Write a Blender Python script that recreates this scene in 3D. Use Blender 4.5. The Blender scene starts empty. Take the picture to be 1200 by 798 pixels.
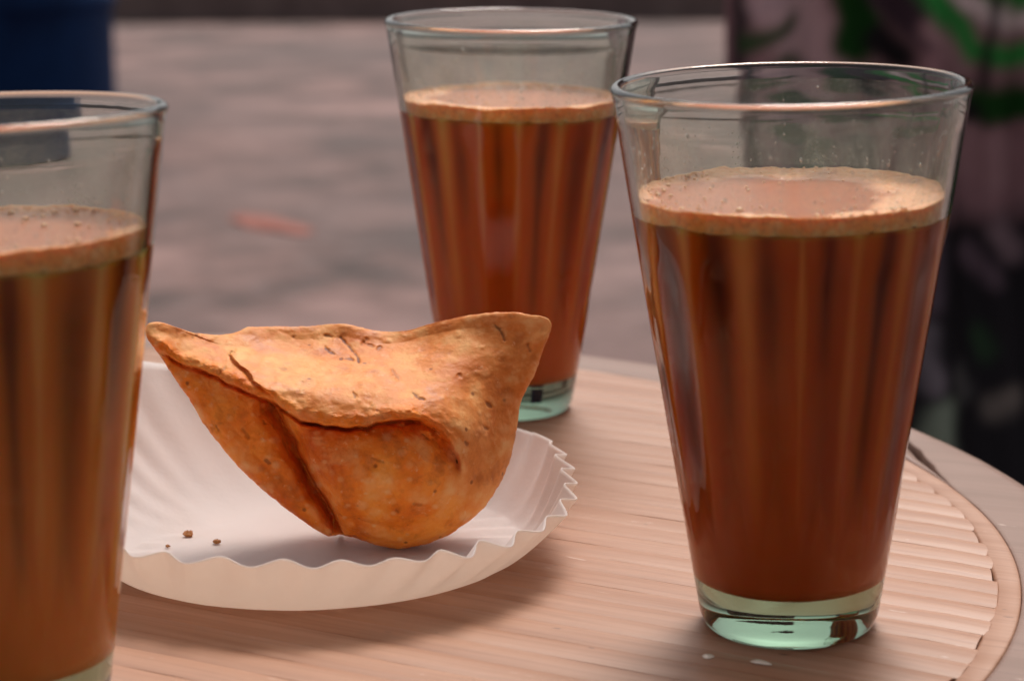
import bpy, math, random
import numpy as np
from mathutils import Matrix, Vector

random.seed(7)
rng = np.random.default_rng(11)
sc = bpy.context.scene
R = math.radians
TOP = 0.45                      # height of the stool top above the ground

# ------------------------------------------------------------------ camera
cam_d = bpy.data.cameras.new('camera')
cam = bpy.data.objects.new('camera', cam_d)
sc.collection.objects.link(cam)
cam_d.sensor_width = 36.0
cam_d.lens = 78.86
cam_d.clip_start = 0.01
cam_d.clip_end = 400
pitch, roll = R(11.907), R(-0.248)
fwd = Vector((0, math.cos(pitch), -math.sin(pitch)))
up0 = Vector((0, math.sin(pitch), math.cos(pitch)))
rt0 = Vector((1, 0, 0))
rt = rt0 * math.cos(roll) + up0 * math.sin(roll)
up = up0 * math.cos(roll) - rt0 * math.sin(roll)
M = Matrix((rt, up, -fwd)).transposed().to_4x4()
M.translation = (0, 0, TOP + 0.16247)
cam.matrix_world = M
cam_d.dof.use_dof = True
cam_d.dof.focus_distance = 0.525
cam_d.dof.aperture_fstop = 17.0
sc.camera = cam

# ------------------------------------------------------------------ sky, sun, exposure
SUN_EL, SUN_AZ = 56.0, 14.0        # azimuth from +Y towards +X: the light comes from behind the glasses
world = bpy.data.worlds.new('World')
sc.world = world
world.use_nodes = True
wn = world.node_tree
wn.nodes.clear()
sky = wn.nodes.new('ShaderNodeTexSky')
sky.sky_type = 'NISHITA'
sky.sun_disc = False
sky.sun_elevation = R(SUN_EL)
sky.sun_rotation = R(SUN_AZ)
sky.air_density = 1.0
sky.dust_density = 6.0
sky.ozone_density = 0.6
hsv = wn.nodes.new('ShaderNodeHueSaturation')      # thin cloud: the sky loses most of its blue
hsv.inputs['Saturation'].default_value = 0.10
bg = wn.nodes.new('ShaderNodeBackground')
bg.inputs['Strength'].default_value = 0.12
wo = wn.nodes.new('ShaderNodeOutputWorld')
wn.links.new(sky.outputs[0], hsv.inputs['Color'])
wn.links.new(hsv.outputs[0], bg.inputs['Color'])
wn.links.new(bg.outputs[0], wo.inputs['Surface'])

sun_d = bpy.data.lights.new('sun', 'SUN')
sun_d.energy = 2.2
sun_d.angle = R(20)
sun_d.color = (1.0, 0.91, 0.82)
sun = bpy.data.objects.new('sun', sun_d)
sc.collection.objects.link(sun)
sdir = Vector((math.sin(R(SUN_AZ)) * math.cos(R(SUN_EL)), math.cos(R(SUN_AZ)) * math.cos(R(SUN_EL)), math.sin(R(SUN_EL))))
sun.rotation_euler = sdir.to_track_quat('Z', 'Y').to_euler()
sun.location = (0, 2, 4)

sc.view_settings.view_transform = 'Standard'
sc.view_settings.look = 'None'
sc.view_settings.exposure = 0.03
sc.view_settings.gamma = 1.0
sc.view_settings.use_curve_mapping = False
cy = sc.cycles
cy.use_denoising = True
cy.adaptive_threshold = 0.02
cy.max_bounces = 14
cy.transmission_bounces = 12
cy.glossy_bounces = 6
cy.diffuse_bounces = 6
cy.transparent_max_bounces = 12
cy.caustics_reflective = True
cy.caustics_refractive = True
cy.blur_glossy = 0.6
cy.sample_clamp_indirect = 8.0

# ------------------------------------------------------------------ helpers
col = sc.collection

def tag(o, label=None, cat=None, group=None, kind=None):
    if label: o['label'] = label
    if cat: o['category'] = cat
    if group: o['group'] = group
    if kind: o['kind'] = kind
    return o

def empty(name, loc=(0, 0, 0), rot=(0, 0, 0)):
    o = bpy.data.objects.new(name, None)
    col.objects.link(o)
    o.location = loc
    o.rotation_euler = rot
    o.empty_display_size = 0.02
    return o

def mesh_obj(name, verts, faces, mat, parent=None, smooth=True, attrs=None):
    me = bpy.data.meshes.new(name)
    me.from_pydata([tuple(map(float, v)) for v in verts], [], [tuple(int(i) for i in f) for f in faces])
    me.update()
    if smooth:
        me.polygons.foreach_set('use_smooth', [True] * len(me.polygons))
    for k, v in (attrs or {}).items():
        v = np.asarray(v, dtype=np.float32)
        if v.ndim == 1:
            a = me.attributes.new(k, 'FLOAT', 'POINT')
            a.data.foreach_set('value', v)
        else:
            a = me.attributes.new(k, 'FLOAT_COLOR', 'POINT')
            a.data.foreach_set('color', np.c_[v, np.ones(len(v), np.float32)].ravel())
    if mat: me.materials.append(mat)
    o = bpy.data.objects.new(name, me)
    col.objects.link(o)
    if parent is not None: o.parent = parent
    return o

def grid_faces(nr, nc, wrap=True, off=0, flip=False):
    f = []
    for i in range(nr - 1):
        for j in range(nc if wrap else nc - 1):
            a = off + i * nc + j
            b = off + i * nc + (j + 1) % nc
            c = off + (i + 1) * nc + (j + 1) % nc
            d = off + (i + 1) * nc + j
            f.append((d, c, b, a) if flip else (a, b, c, d))
    return f

def sstep(a, b, x):
    t = np.clip((x - a) / (b - a), 0, 1)
    return t * t * (3 - 2 * t)

def vnoise(P, seed=0):
    """value noise, P (n,3) -> -1..1"""
    P = np.asarray(P, float)
    I = np.floor(P).astype(np.int64)
    F = P - I
    F = F * F * (3 - 2 * F)
    def h(i, j, k):
        n = (i * 374761393 + j * 668265263 + k * 2147483647 + seed * 1274126177) & 0xffffffff
        n = ((n ^ (n >> 13)) * 1274126177) & 0xffffffff
        n = (n ^ (n >> 16)) & 0xffffffff
        return n / 2147483647.5 - 1
    out = 0
    for dx in (0, 1):
        wx = F[:, 0] if dx else 1 - F[:, 0]
        for dy in (0, 1):
            wy = F[:, 1] if dy else 1 - F[:, 1]
            for dz in (0, 1):
                wz = F[:, 2] if dz else 1 - F[:, 2]
                out = out + wx * wy * wz * h(I[:, 0] + dx, I[:, 1] + dy, I[:, 2] + dz)
    return out

def fbm(P, oct=4, seed=0):
    P = np.asarray(P, float)
    s, a, t = 0, 1.0, 0
    for k in range(oct):
        s = s + a * vnoise(P * (2 ** k) + 17.3 * k, seed + k)
        t += a
        a *= 0.5
    return s / t

# ---- node helpers
def new_mat(name):
    m = bpy.data.materials.new(name)
    m.use_nodes = True
    nt = m.node_tree
    nt.nodes.clear()
    out = nt.nodes.new('ShaderNodeOutputMaterial')
    return m, nt, out

class NT:
    def __init__(self, nt): self.nt = nt
    def n(self, t, ins=None, **kw):
        nd = self.nt.nodes.new(t)
        for k, v in kw.items(): setattr(nd, k, v)
        for k, v in (ins or {}).items():
            s = nd.inputs[k]
            if isinstance(v, bpy.types.NodeSocket): self.nt.links.new(v, s)
            else: s.default_value = v
        return nd
    def link(self, a, b): self.nt.links.new(a, b)
    def coord(self, scale=(1, 1, 1), rot=(0, 0, 0), kind='Object'):
        tc = self.n('ShaderNodeTexCoord')
        mp = self.n('ShaderNodeMapping', {'Vector': tc.outputs[kind], 'Scale': scale, 'Rotation': rot})
        return mp.outputs[0]
    def noise(self, vec, scale, detail=4, rough=0.55, dist=0.0):
        return self.n('ShaderNodeTexNoise', {'Vector': vec, 'Scale': scale, 'Detail': detail, 'Roughness': rough, 'Distortion': dist}).outputs['Fac']
    def ramp(self, fac, stops, interp='LINEAR'):
        r = self.n('ShaderNodeValToRGB', {'Fac': fac})
        cr = r.color_ramp
        cr.interpolation = interp
        while len(cr.elements) < len(stops): cr.elements.new(0.5)
        for e, (p, c) in zip(cr.elements, stops):
            e.position = p
            e.color = (*c, 1) if len(c) == 3 else c
        return r.outputs[0]
    def mix(self, fac, a, b, blend='MIX'):
        m = self.n('ShaderNodeMix', data_type='RGBA', blend_type=blend)
        for s, v in ((m.inputs[0], fac), (m.inputs[6], a), (m.inputs[7], b)):
            if isinstance(v, bpy.types.NodeSocket): self.nt.links.new(v, s)
            else: s.default_value = (*v, 1) if isinstance(v, tuple) and len(v) == 3 else v
        return m.outputs[2]
    def math(self, op, a, b=0.0, clamp=False):
        m = self.n('ShaderNodeMath', operation=op, use_clamp=clamp)
        for s, v in ((m.inputs[0], a), (m.inputs[1], b)):
            if isinstance(v, bpy.types.NodeSocket): self.nt.links.new(v, s)
            else: s.default_value = v
        return m.outputs[0]
    def attr(self, name, out='Fac'):
        return self.n('ShaderNodeAttribute', attribute_name=name).outputs[out]
    def bump(self, height, strength, dist, normal=None):
        ins = {'Height': height, 'Strength': strength, 'Distance': dist}
        if normal is not None: ins['Normal'] = normal
        return self.n('ShaderNodeBump', ins).outputs[0]
    def principled(self, **kw):
        b = self.n('ShaderNodeBsdfPrincipled')
        for k, v in kw.items():
            s = b.inputs[k.replace('_', ' ')]
            if isinstance(v, bpy.types.NodeSocket): self.nt.links.new(v, s)
            else: s.default_value = (*v, 1) if isinstance(v, tuple) and len(v) == 3 and s.type == 'RGBA' else v
        return b

def W3(c): return (c, c, c)

# ------------------------------------------------------------------ materials
RIB_ANG = R(-28.5)

def mat_wood(name, light, dark, groove):
    m, nt, out = new_mat(name)
    N = NT(nt)
    co = N.coord(rot=(0, 0, -RIB_ANG))
    g = N.n('ShaderNodeMapping', {'Vector': co, 'Scale': (5, 90, 40)}).outputs[0]
    fine = N.n('ShaderNodeMapping', {'Vector': co, 'Scale': (14, 520, 200)}).outputs[0]
    n1 = N.noise(g, 1.0, 5, 0.6, 0.4)
    n2 = N.noise(fine, 1.0, 3, 0.6)
    n3 = N.noise(N.n('ShaderNodeMapping', {'Vector': co, 'Scale': (4, 13, 8)}).outputs[0], 1.0, 3, 0.5)
    base = N.ramp(n1, [(0.30, dark), (0.62, light)])
    base = N.mix(N.math('MULTIPLY', N.ramp(n2, [(0.30, W3(1.0)), (0.52, W3(0.0))]), 0.45), base, groove)
    base = N.mix(N.math('MULTIPLY', N.ramp(n3, [(0.35, W3(0.0)), (0.75, W3(1.0))]), 0.35), base, tuple(min(1, c * 1.25) for c in light))
    # small worn chips and specks
    sp = N.noise(N.n('ShaderNodeMapping', {'Vector': co, 'Scale': (120, 420, 300)}).outputs[0], 1.0, 2, 0.5)
    base = N.mix(N.ramp(sp, [(0.73, W3(0.0)), (0.77, W3(0.7))]), base, (0.10, 0.045, 0.028))
    sp2 = N.noise(N.n('ShaderNodeMapping', {'Vector': co, 'Scale': (90, 330, 210), 'Location': (3, 7, 1)}).outputs[0], 1.0, 2, 0.5)
    base = N.mix(N.ramp(sp2, [(0.74, W3(0.0)), (0.78, W3(0.6))]), base, (0.62, 0.46, 0.38))
    rough = N.ramp(n1, [(0.2, W3(0.58)), (0.8, W3(0.46))])
    b = N.bump(n2, 0.25, 0.0006)
    b = N.bump(n3, 0.12, 0.004, b)
    p = N.principled(Base_Color=base, Roughness=rough, Normal=b)
    p.inputs['Specular IOR Level'].default_value = 0.5
    N.link(p.outputs[0], out.inputs[0])
    return m

M_WOOD = mat_wood('ribbed_wood', (0.40, 0.208, 0.130), (0.30, 0.125, 0.058), (0.19, 0.063, 0.026))
M_RIM = mat_wood('rim_wood', (0.23, 0.125, 0.09), (0.17, 0.088, 0.058), (0.13, 0.06, 0.038))
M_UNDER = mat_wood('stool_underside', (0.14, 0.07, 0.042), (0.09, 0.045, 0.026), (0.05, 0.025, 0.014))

def mat_glass():
    m, nt, out = new_mat('green_tinted_glass')
    N = NT(nt)
    co = N.coord()
    nz = N.noise(co, 120, 2, 0.5)
    b = N.bump(nz, 0.012, 0.002)
    p = N.principled(Base_Color=(0.97, 0.985, 0.97), Roughness=0.012, Normal=b)
    p.inputs['Transmission Weight'].default_value = 1.0
    p.inputs['IOR'].default_value = 1.43
    N.link(p.outputs[0], out.inputs['Surface'])
    va = N.n('ShaderNodeVolumeAbsorption', {'Color': (0.46, 0.62, 0.48, 1), 'Density': 60.0})
    N.link(va.outputs[0], out.inputs['Volume'])
    return m
M_GLASS = mat_glass()

def mat_tea(name, lo, hi, shade_streak, shine_streak):
    m, nt, out = new_mat(name)
    N = NT(nt)
    co = N.coord()
    n = N.noise(N.n('ShaderNodeMapping', {'Vector': co, 'Scale': (60, 60, 16)}).outputs[0], 1.0, 3, 0.5)
    c = N.ramp(n, [(0.3, lo), (0.7, hi)])
    c = N.mix(N.attr('shade_streak'), c, shade_streak)        # dark stripes of light in the flutes, painted into the tea colour
    c = N.mix(N.attr('shine_streak'), c, shine_streak)  # bright reflection stripes of the flutes, painted in as well
    p = N.principled(Base_Color=c, Roughness=0.5)
    p.inputs['Subsurface Weight'].default_value = 1.0
    p.inputs['Subsurface Radius'].default_value = (0.0065, 0.0022, 0.0007)
    p.inputs['Subsurface Scale'].default_value = 1.0
    p.inputs['Specular IOR Level'].default_value = 0.0
    N.link(p.outputs[0], out.inputs[0])
    return m
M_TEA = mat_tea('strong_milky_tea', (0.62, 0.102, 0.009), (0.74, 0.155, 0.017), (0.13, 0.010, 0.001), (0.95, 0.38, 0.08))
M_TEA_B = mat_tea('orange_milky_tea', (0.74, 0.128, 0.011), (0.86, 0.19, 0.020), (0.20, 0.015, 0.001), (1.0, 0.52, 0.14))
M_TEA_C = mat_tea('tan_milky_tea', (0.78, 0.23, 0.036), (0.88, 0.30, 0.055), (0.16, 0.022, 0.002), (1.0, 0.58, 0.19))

def mat_foam():
    m, nt, out = new_mat('tea_foam')
    N = NT(nt)
    co = N.coord()
    f = N.attr('foam')
    band = N.attr('band')
    vo = N.n('ShaderNodeTexVoronoi', {'Vector': co, 'Scale': 900.0}, feature='F1').outputs['Distance']
    vo2 = N.n('ShaderNodeTexVoronoi', {'Vector': co, 'Scale': 420.0}, feature='F1').outputs['Distance']
    n = N.noise(co, 160, 4, 0.6)
    c = N.mix(f, (0.50, 0.135, 0.055), (0.88, 0.40, 0.19))
    c = N.mix(N.math('MULTIPLY', N.ramp(n, [(0.4, W3(0)), (0.7, W3(1))]), 0.30), c, (0.66, 0.25, 0.095))
    c = N.mix(band, c, N.ramp(vo2, [(0.05, (1.0, 0.62, 0.27)), (0.6, (1.0, 0.42, 0.11))]))
    c = N.mix(N.math('MULTIPLY', N.ramp(vo, [(0.55, W3(0)), (0.85, W3(1))]), N.math('MULTIPLY', f, 0.35)), c, (0.45, 0.15, 0.05))
    c = N.mix(N.math('MULTIPLY', N.attr('edge'), 0.9), c, (0.62, 0.15, 0.02))      # the froth thins out into the tea
    h = N.math('MULTIPLY', vo, -1.0)
    b = N.bump(h, N.math('MULTIPLY', f, 0.40), 0.0006)
    b = N.bump(N.math('MULTIPLY', vo2, -1.0), N.math('MULTIPLY', f, 0.35), 0.0012, b)
    r = N.math('SUBTRACT', 0.50, N.math('MULTIPLY', N.math('SUBTRACT', 1.0, f), 0.22))
    p = N.principled(Base_Color=c, Roughness=r, Normal=b)
    p.inputs['Subsurface Weight'].default_value = 0.5
    p.inputs['Subsurface Radius'].default_value = (0.002, 0.001, 0.0005)
    p.inputs['Subsurface Scale'].default_value = 1.0
    N.link(p.outputs[0], out.inputs[0])
    return m
M_FOAM = mat_foam()
def mat_bubble():
    m, nt, out = new_mat('froth_bubble')
    N = NT(nt)
    n = N.noise(N.coord(), 260, 2, 0.5)
    p = N.principled(Base_Color=N.ramp(n, [(0.35, (0.90, 0.42, 0.20)), (0.65, (0.97, 0.60, 0.36))]), Roughness=0.35)
    N.link(p.outputs[0], out.inputs[0])
    return m
M_BUBBLE = mat_bubble()

def mat_mist():
    m, nt, out = new_mat('condensation_film')
    N = NT(nt)
    co = N.coord()
    n = N.noise(N.n('ShaderNodeMapping', {'Vector': co, 'Scale': (95, 95, 38)}).outputs[0], 1.0, 6, 0.65, 0.4)
    vo = N.n('ShaderNodeTexVoronoi', {'Vector': co, 'Scale': 1100.0}, feature='F1').outputs['Distance']
    sp = N.ramp(vo, [(0.15, W3(1)), (0.45, W3(0.55))])
    h = N.attr('mist')
    fac = N.math('MULTIPLY', N.math('MULTIPLY', N.ramp(n, [(0.34, W3(0.10)), (0.68, W3(0.66))]), sp), h)
    d = N.n('ShaderNodeBsdfDiffuse', {'Color': (0.56, 0.55, 0.48, 1)})
    t2 = N.n('ShaderNodeBsdfTranslucent', {'Color': (0.56, 0.55, 0.48, 1)})
    a = N.n('ShaderNodeMixShader', {0: 0.5, 1: d.outputs[0], 2: t2.outputs[0]})
    t = N.n('ShaderNodeBsdfTransparent')
    mx = N.n('ShaderNodeMixShader', {0: fac, 1: t.outputs[0], 2: a.outputs[0]})
    N.link(mx.outputs[0], out.inputs[0])
    return m
M_MIST = mat_mist()

def mat_drop():
    m, nt, out = new_mat('water_droplet')
    N = NT(nt)
    p = N.principled(Base_Color=(0.95, 0.93, 0.90), Roughness=0.05)
    p.inputs['Transmission Weight'].default_value = 0.75
    p.inputs['IOR'].default_value = 1.33
    N.link(p.outputs[0], out.inputs[0])
    return m
M_DROP = mat_drop()

def mat_paper():
    m, nt, out = new_mat('white_paper')
    N = NT(nt)
    co = N.coord()
    n = N.noise(co, 40, 4, 0.55)
    fine = N.noise(co, 900, 3, 0.6)
    c = N.ramp(n, [(0.3, (0.80, 0.765, 0.77)), (0.7, (0.87, 0.84, 0.85))])
    st = N.noise(co, 24, 3, 0.5, 0.6)
    c = N.mix(N.math('MULTIPLY', N.ramp(st, [(0.60, W3(0)), (0.76, W3(1))]), 0.35), c, (0.76, 0.62, 0.54))   # grease
    b = N.bump(fine, 0.15, 0.0004)
    b = N.bump(n, 0.25, 0.004, b)
    p = N.principled(Base_Color=c, Roughness=0.62, Normal=b)
    p.inputs['Specular IOR Level'].default_value = 0.3
    t = N.n('ShaderNodeBsdfTranslucent', {'Color': (0.94, 0.82, 0.72, 1), 'Normal': b})
    mx = N.n('ShaderNodeMixShader', {0: 0.50, 1: p.outputs[0], 2: t.outputs[0]})
    N.link(mx.outputs[0], out.inputs[0])
    return m
M_PAPER = mat_paper()

def mat_crust():
    m, nt, out = new_mat('fried_pastry')
    N = NT(nt)
    co = N.coord()
    n1 = N.noise(co, 45, 5, 0.6, 0.5)
    n2 = N.noise(co, 160, 4, 0.6)
    n3 = N.noise(co, 520, 3, 0.6)
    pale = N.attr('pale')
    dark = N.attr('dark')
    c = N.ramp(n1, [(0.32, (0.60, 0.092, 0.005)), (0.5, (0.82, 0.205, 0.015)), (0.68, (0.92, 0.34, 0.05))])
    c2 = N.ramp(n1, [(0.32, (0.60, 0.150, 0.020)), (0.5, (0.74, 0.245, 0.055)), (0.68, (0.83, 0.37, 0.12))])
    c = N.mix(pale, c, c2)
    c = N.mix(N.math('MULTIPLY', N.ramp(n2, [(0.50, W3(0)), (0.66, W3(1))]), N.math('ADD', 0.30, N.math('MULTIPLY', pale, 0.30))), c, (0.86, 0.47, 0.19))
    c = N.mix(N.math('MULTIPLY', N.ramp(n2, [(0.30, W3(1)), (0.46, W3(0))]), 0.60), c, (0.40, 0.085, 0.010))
    c = N.mix(N.ramp(n3, [(0.64, W3(0)), (0.74, W3(0.35))]), c, (0.88, 0.58, 0.32))
    sp = N.n('ShaderNodeTexVoronoi', {'Vector': co, 'Scale': 170.0}, feature='F1').outputs['Distance']
    c = N.mix(N.ramp(sp, [(0.05, W3(0.75)), (0.11, W3(0.0))]), c, (0.20, 0.05, 0.012))
    c = N.mix(N.math('MULTIPLY', N.attr('blister'), 0.28), c, (0.90, 0.52, 0.24))
    c = N.mix(dark, c, (0.15, 0.030, 0.008))
    vb = N.n('ShaderNodeTexVoronoi', {'Vector': co, 'Scale': 330.0}, feature='SMOOTH_F1').outputs['Distance']
    b = N.bump(N.math('MULTIPLY', vb, -1.0), N.math('SUBTRACT', 0.55, N.math('MULTIPLY', pale, 0.35)), 0.0012)
    b = N.bump(n2, N.math('SUBTRACT', 0.32, N.math('MULTIPLY', pale, 0.20)), 0.0016, b)
    b = N.bump(n3, N.math('SUBTRACT', 0.60, N.math('MULTIPLY', pale, 0.35)), 0.0008, b)
    r = N.ramp(n2, [(0.3, W3(0.42)), (0.7, W3(0.66))])
    p = N.principled(Base_Color=c, Roughness=r, Normal=b)
    p.inputs['Specular IOR Level'].default_value = 0.20
    p.inputs['Subsurface Weight'].default_value = 0.12
    p.inputs['Subsurface Radius'].default_value = (0.003, 0.0012, 0.0004)
    p.inputs['Subsurface Scale'].default_value = 1.0
    N.link(p.outputs[0], out.inputs[0])
    return m
M_CRUST = mat_crust()

def mat_ground():
    m, nt, out = new_mat('dusty_paving')
    N = NT(nt)
    co = N.coord()
    n1 = N.noise(co, 2.3, 6, 0.66)
    n2 = N.noise(co, 14, 4, 0.6)
    n3 = N.noise(co, 0.9, 4, 0.55)
    c = N.ramp(n1, [(0.38, (0.038, 0.016, 0.012)), (0.5, (0.138, 0.070, 0.060)), (0.62, (0.250, 0.140, 0.124))])
    c = N.mix(N.math('MULTIPLY', N.ramp(n3, [(0.40, W3(0)), (0.62, W3(1))]), 0.75), c, (0.080, 0.046, 0.042))
    c = N.mix(N.math('MULTIPLY', N.ramp(n2, [(0.55, W3(0)), (0.8, W3(1))]), 0.4), c, (0.29, 0.21, 0.205))
    b = N.bump(n2, 0.4, 0.02)
    p = N.principled(Base_Color=c, Roughness=0.85, Normal=b)
    N.link(p.outputs[0], out.inputs[0])
    return m
M_GROUND = mat_ground()

def mat_cloth():
    m, nt, out = new_mat('printed_fabric')
    N = NT(nt)
    c = N.attr('print', 'Color')
    wv = N.noise(N.coord(), 700, 2, 0.5)
    p = N.principled(Base_Color=c, Roughness=0.9, Normal=N.bump(wv, 0.2, 0.001))
    p.inputs['Specular IOR Level'].default_value = 0.15
    N.link(p.outputs[0], out.inputs[0])
    return m
M_CLOTH = mat_cloth()

def simple(name, c1, c2, rough, scale=6.0, spec=0.5):
    m, nt, out = new_mat(name)
    N = NT(nt)
    n = N.noise(N.coord(), scale, 4, 0.55)
    p = N.principled(Base_Color=N.ramp(n, [(0.3, c1), (0.7, c2)]), Roughness=rough, Normal=N.bump(n, 0.2, 0.003))
    p.inputs['Specular IOR Level'].default_value = spec
    N.link(p.outputs[0], out.inputs[0])
    return m
M_BLUE = simple('navy_plastic', (0.002, 0.012, 0.050), (0.004, 0.024, 0.090), 0.7, spec=0.1)
M_BRICK = simple('red_brick', (0.22, 0.062, 0.042), (0.30, 0.10, 0.075), 0.9, 30)
M_GLINT = simple('pale_glint', (0.70, 0.55, 0.44), (0.80, 0.66, 0.55), 0.25, 200)  # pale colour standing in for spots of light on the stool

# ------------------------------------------------------------------ ground and street
def plane(name, x0, x1, y0, y1, z, n, mat, amp=0.0):
    xs, ys = np.linspace(x0, x1, n), np.linspace(y0, y1, n)
    X, Y = np.meshgrid(xs, ys)
    P = np.c_[X.ravel(), Y.ravel(), np.full(X.size, z)]
    if amp: P[:, 2] += amp * fbm(P * 0.9, 3, 4)
    return mesh_obj(name, P, grid_faces(n, n, wrap=False), mat)
tag(plane('ground', -90, 90, -60, 180, 0.0, 60, M_GROUND), kind='structure')

M_KERB = simple('kerb_stone', (0.11, 0.078, 0.075), (0.17, 0.125, 0.12), 0.9, 8)
kv, kf = [], []
prof = [(0, -0.02), (0, 0.125), (0.02, 0.145), (0.30, 0.15), (0.30, -0.02)]
xs = np.linspace(-14, 14, 57)
for x in xs:
    for (dy, dz) in prof: kv.append((x, 9.2 + dy + 0.006 * math.sin(x * 3.1), dz))
n = len(prof)
for i in range(len(xs) - 1):
    for j in range(n - 1):
        kf.append((i * n + j, i * n + j + 1, (i + 1) * n + j + 1, (i + 1) * n + j))
tag(mesh_obj('kerb', kv, kf, M_KERB, smooth=False), kind='structure')

# ------------------------------------------------------------------ the stool
SX, SY, RIN, ROUT = -0.106, 0.5385, 0.2215, 0.2495
stool = empty('stool', (SX, SY, 0))
tag(stool, 'round tan stool with a ribbed top and flat rim under the tea glasses', 'stool')

def revolve(rows, ns=96, rfun=None):
    """rows: (r, z); returns verts, faces of a surface of revolution, open at both ends"""
    th = np.linspace(0, 2 * np.pi, ns, endpoint=False)
    V = []
    for (r, z) in rows:
        rr = rfun(r, z, th) if rfun else np.full(ns, r)
        V.append(np.c_[rr * np.cos(th), rr * np.sin(th), np.full(ns, z)])
    return np.concatenate(V), grid_faces(len(rows), ns)

# base board under the ribs
v, f = revolve([(0.0004, TOP - 0.0024), (RIN + 0.002, TOP - 0.0024), (RIN + 0.0022, TOP - 0.0052), (RIN + 0.024, TOP - 0.0056), (RIN + 0.024, TOP - 0.016), (0.0004, TOP - 0.016)], 128)
mesh_obj('base_board', v, f, M_UNDER, stool, smooth=False)

# flat inner band the rib ends run up to
def band_r(r, z, th):
    return r + 0.0004 * np.sin(th * 23) * (r < RIN + 0.003)
v, f = revolve([(RIN, TOP - 0.0028), (RIN, TOP - 0.0011), (RIN + 0.0008, TOP - 0.0005), (RIN + 0.0045, TOP - 0.0004), (RIN + 0.0056, TOP - 0.0004), (RIN + 0.00595, TOP - 0.0006), (RIN + 0.0060, TOP - 0.0028)], 256, band_r)
v[:, 2] += 0.00018 * fbm(np.c_[v[:, :2] * 160, v[:, 2] * 0], 3, 5)
mesh_obj('inner_band', v, f, M_WOOD, stool)

# outer rim with a split along its inner edge
def crack_f(th):
    d = np.degrees((th + np.pi) % (2 * np.pi) - np.pi)
    return 0.0150 * sstep(9, 29, d) * sstep(39, 30, d)
def rim_r(r, z, th):
    k = np.clip(1 - (r - (RIN + 0.0063)) / 0.020, 0, 1)
    return r + k * (crack_f(th) + 0.0004 * sstep(8, 20, np.degrees(th)) * sstep(55, 40, np.degrees(th)) * np.sin(th * 95))
rr0 = RIN + 0.0061
v, f = revolve([(rr0, TOP - 0.0060), (rr0, TOP - 0.0007), (rr0 + 0.0003, TOP - 0.0005), (rr0 + 0.0012, TOP - 0.0004), (rr0 + 0.004, TOP - 0.0003), (rr0 + 0.009, TOP - 0.0001),
                (ROUT - 0.006, TOP - 0.0001), (ROUT - 0.003, TOP - 0.0004), (ROUT - 0.0009, TOP - 0.0022), (ROUT, TOP - 0.005), (ROUT, TOP - 0.024), (ROUT - 0.003, TOP - 0.027), (rr0 - 0.01, TOP - 0.027)], 288, rim_r)
v[:, 2] += 0.00022 * fbm(np.c_[v[:, :2] * 90, v[:, 2] * 0], 3, 9)
mesh_obj('rim', v, f, M_RIM, stool)

# the sliver of rim broken away on the inner side of the split
th_s = np.radians(np.linspace(11, 38, 50))
V, F = [], []
for t in th_s:
    f_ = float(crack_f(t))
    ro = RIN + 0.0062 + max(0.0002, f_ - 0.0032 * min(1, f_ / 0.006))
    for (r, z) in ((RIN + 0.0062, -0.0030), (RIN + 0.0062, -0.0006), (ro - 0.0001, -0.0005), (ro, -0.0008), (ro + 0.0001, -0.0030)):
        V.append((r * math.cos(t), r * math.sin(t), TOP + z))
for i in range(len(th_s) - 1):
    for j in range(4):
        F.append((i * 5 + j, (i + 1) * 5 + j, (i + 1) * 5 + j + 1, i * 5 + j + 1))
mesh_obj('rim_sliver', V, F, M_RIM, stool)

# ribs, each its own piece
PITCH = RIN / 23.5
er = np.array([math.cos(RIB_ANG), math.sin(RIB_ANG)])
en = np.array([-er[1], er[0]])
rib_prof = [(-4.74, -2.2), (-4.72, -0.72), (-4.1, -0.50), (-3.0, -0.24), (-1.6, -0.06), (0.0, 0.0), (1.6, -0.06), (3.0, -0.24), (4.1, -0.50), (4.72, -0.72), (4.74, -2.2)]
k0 = 23
for k in range(-k0, k0 + 1):
    d = k * PITCH
    Rk = RIN + random.choice((0.0008, 0.0007, 0.0006, -0.0004))
    half = math.sqrt(max(1e-4, Rk ** 2 - d * d))
    ns = max(8, int(half * 2 / 0.010))
    V, F = [], []
    ph = random.random() * 50
    dz = random.uniform(-0.00003, 0.0)
    for i in range(ns + 1):
        t = -1 + 2 * i / ns
        end = 0.00035 if i in (0, ns) else 0.0
        s = t * half
        wob = 0.00010 * math.sin(s * 60 + ph) + 0.00007 * math.sin(s * 173 + ph * 2)
        for (a, b) in rib_prof:
            y = a * 1e-3
            P = er * (t * math.sqrt(max(4e-5, Rk ** 2 - (d + y) ** 2))) + en * (d + y)
            # the ends follow the round
            wear = 0.55 + 0.35 * float(sstep(0.16, 0.215, math.hypot(P[0], P[1]))) if b > -2 else 1.0      # the middle is worn flat
            z = TOP + b * 1e-3 * wear + dz - end * (1 if b > -2 else 0) + (0.5 * wob if b > -2 else 0)
            V.append((P[0], P[1], z))
    m = len(rib_prof)
    for i in range(ns):
        for j in range(m - 1):
            F.append((i * m + j, i * m + j + 1, (i + 1) * m + j + 1, (i + 1) * m + j))
    F.append(tuple(range(m - 1, -1, -1)))
    F.append(tuple(ns * m + j for j in range(m)))
    rb_o = mesh_obj('rib', V, F, M_WOOD, stool)
    rb_o.data.set_sharp_from_angle(angle=R(58))

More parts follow.
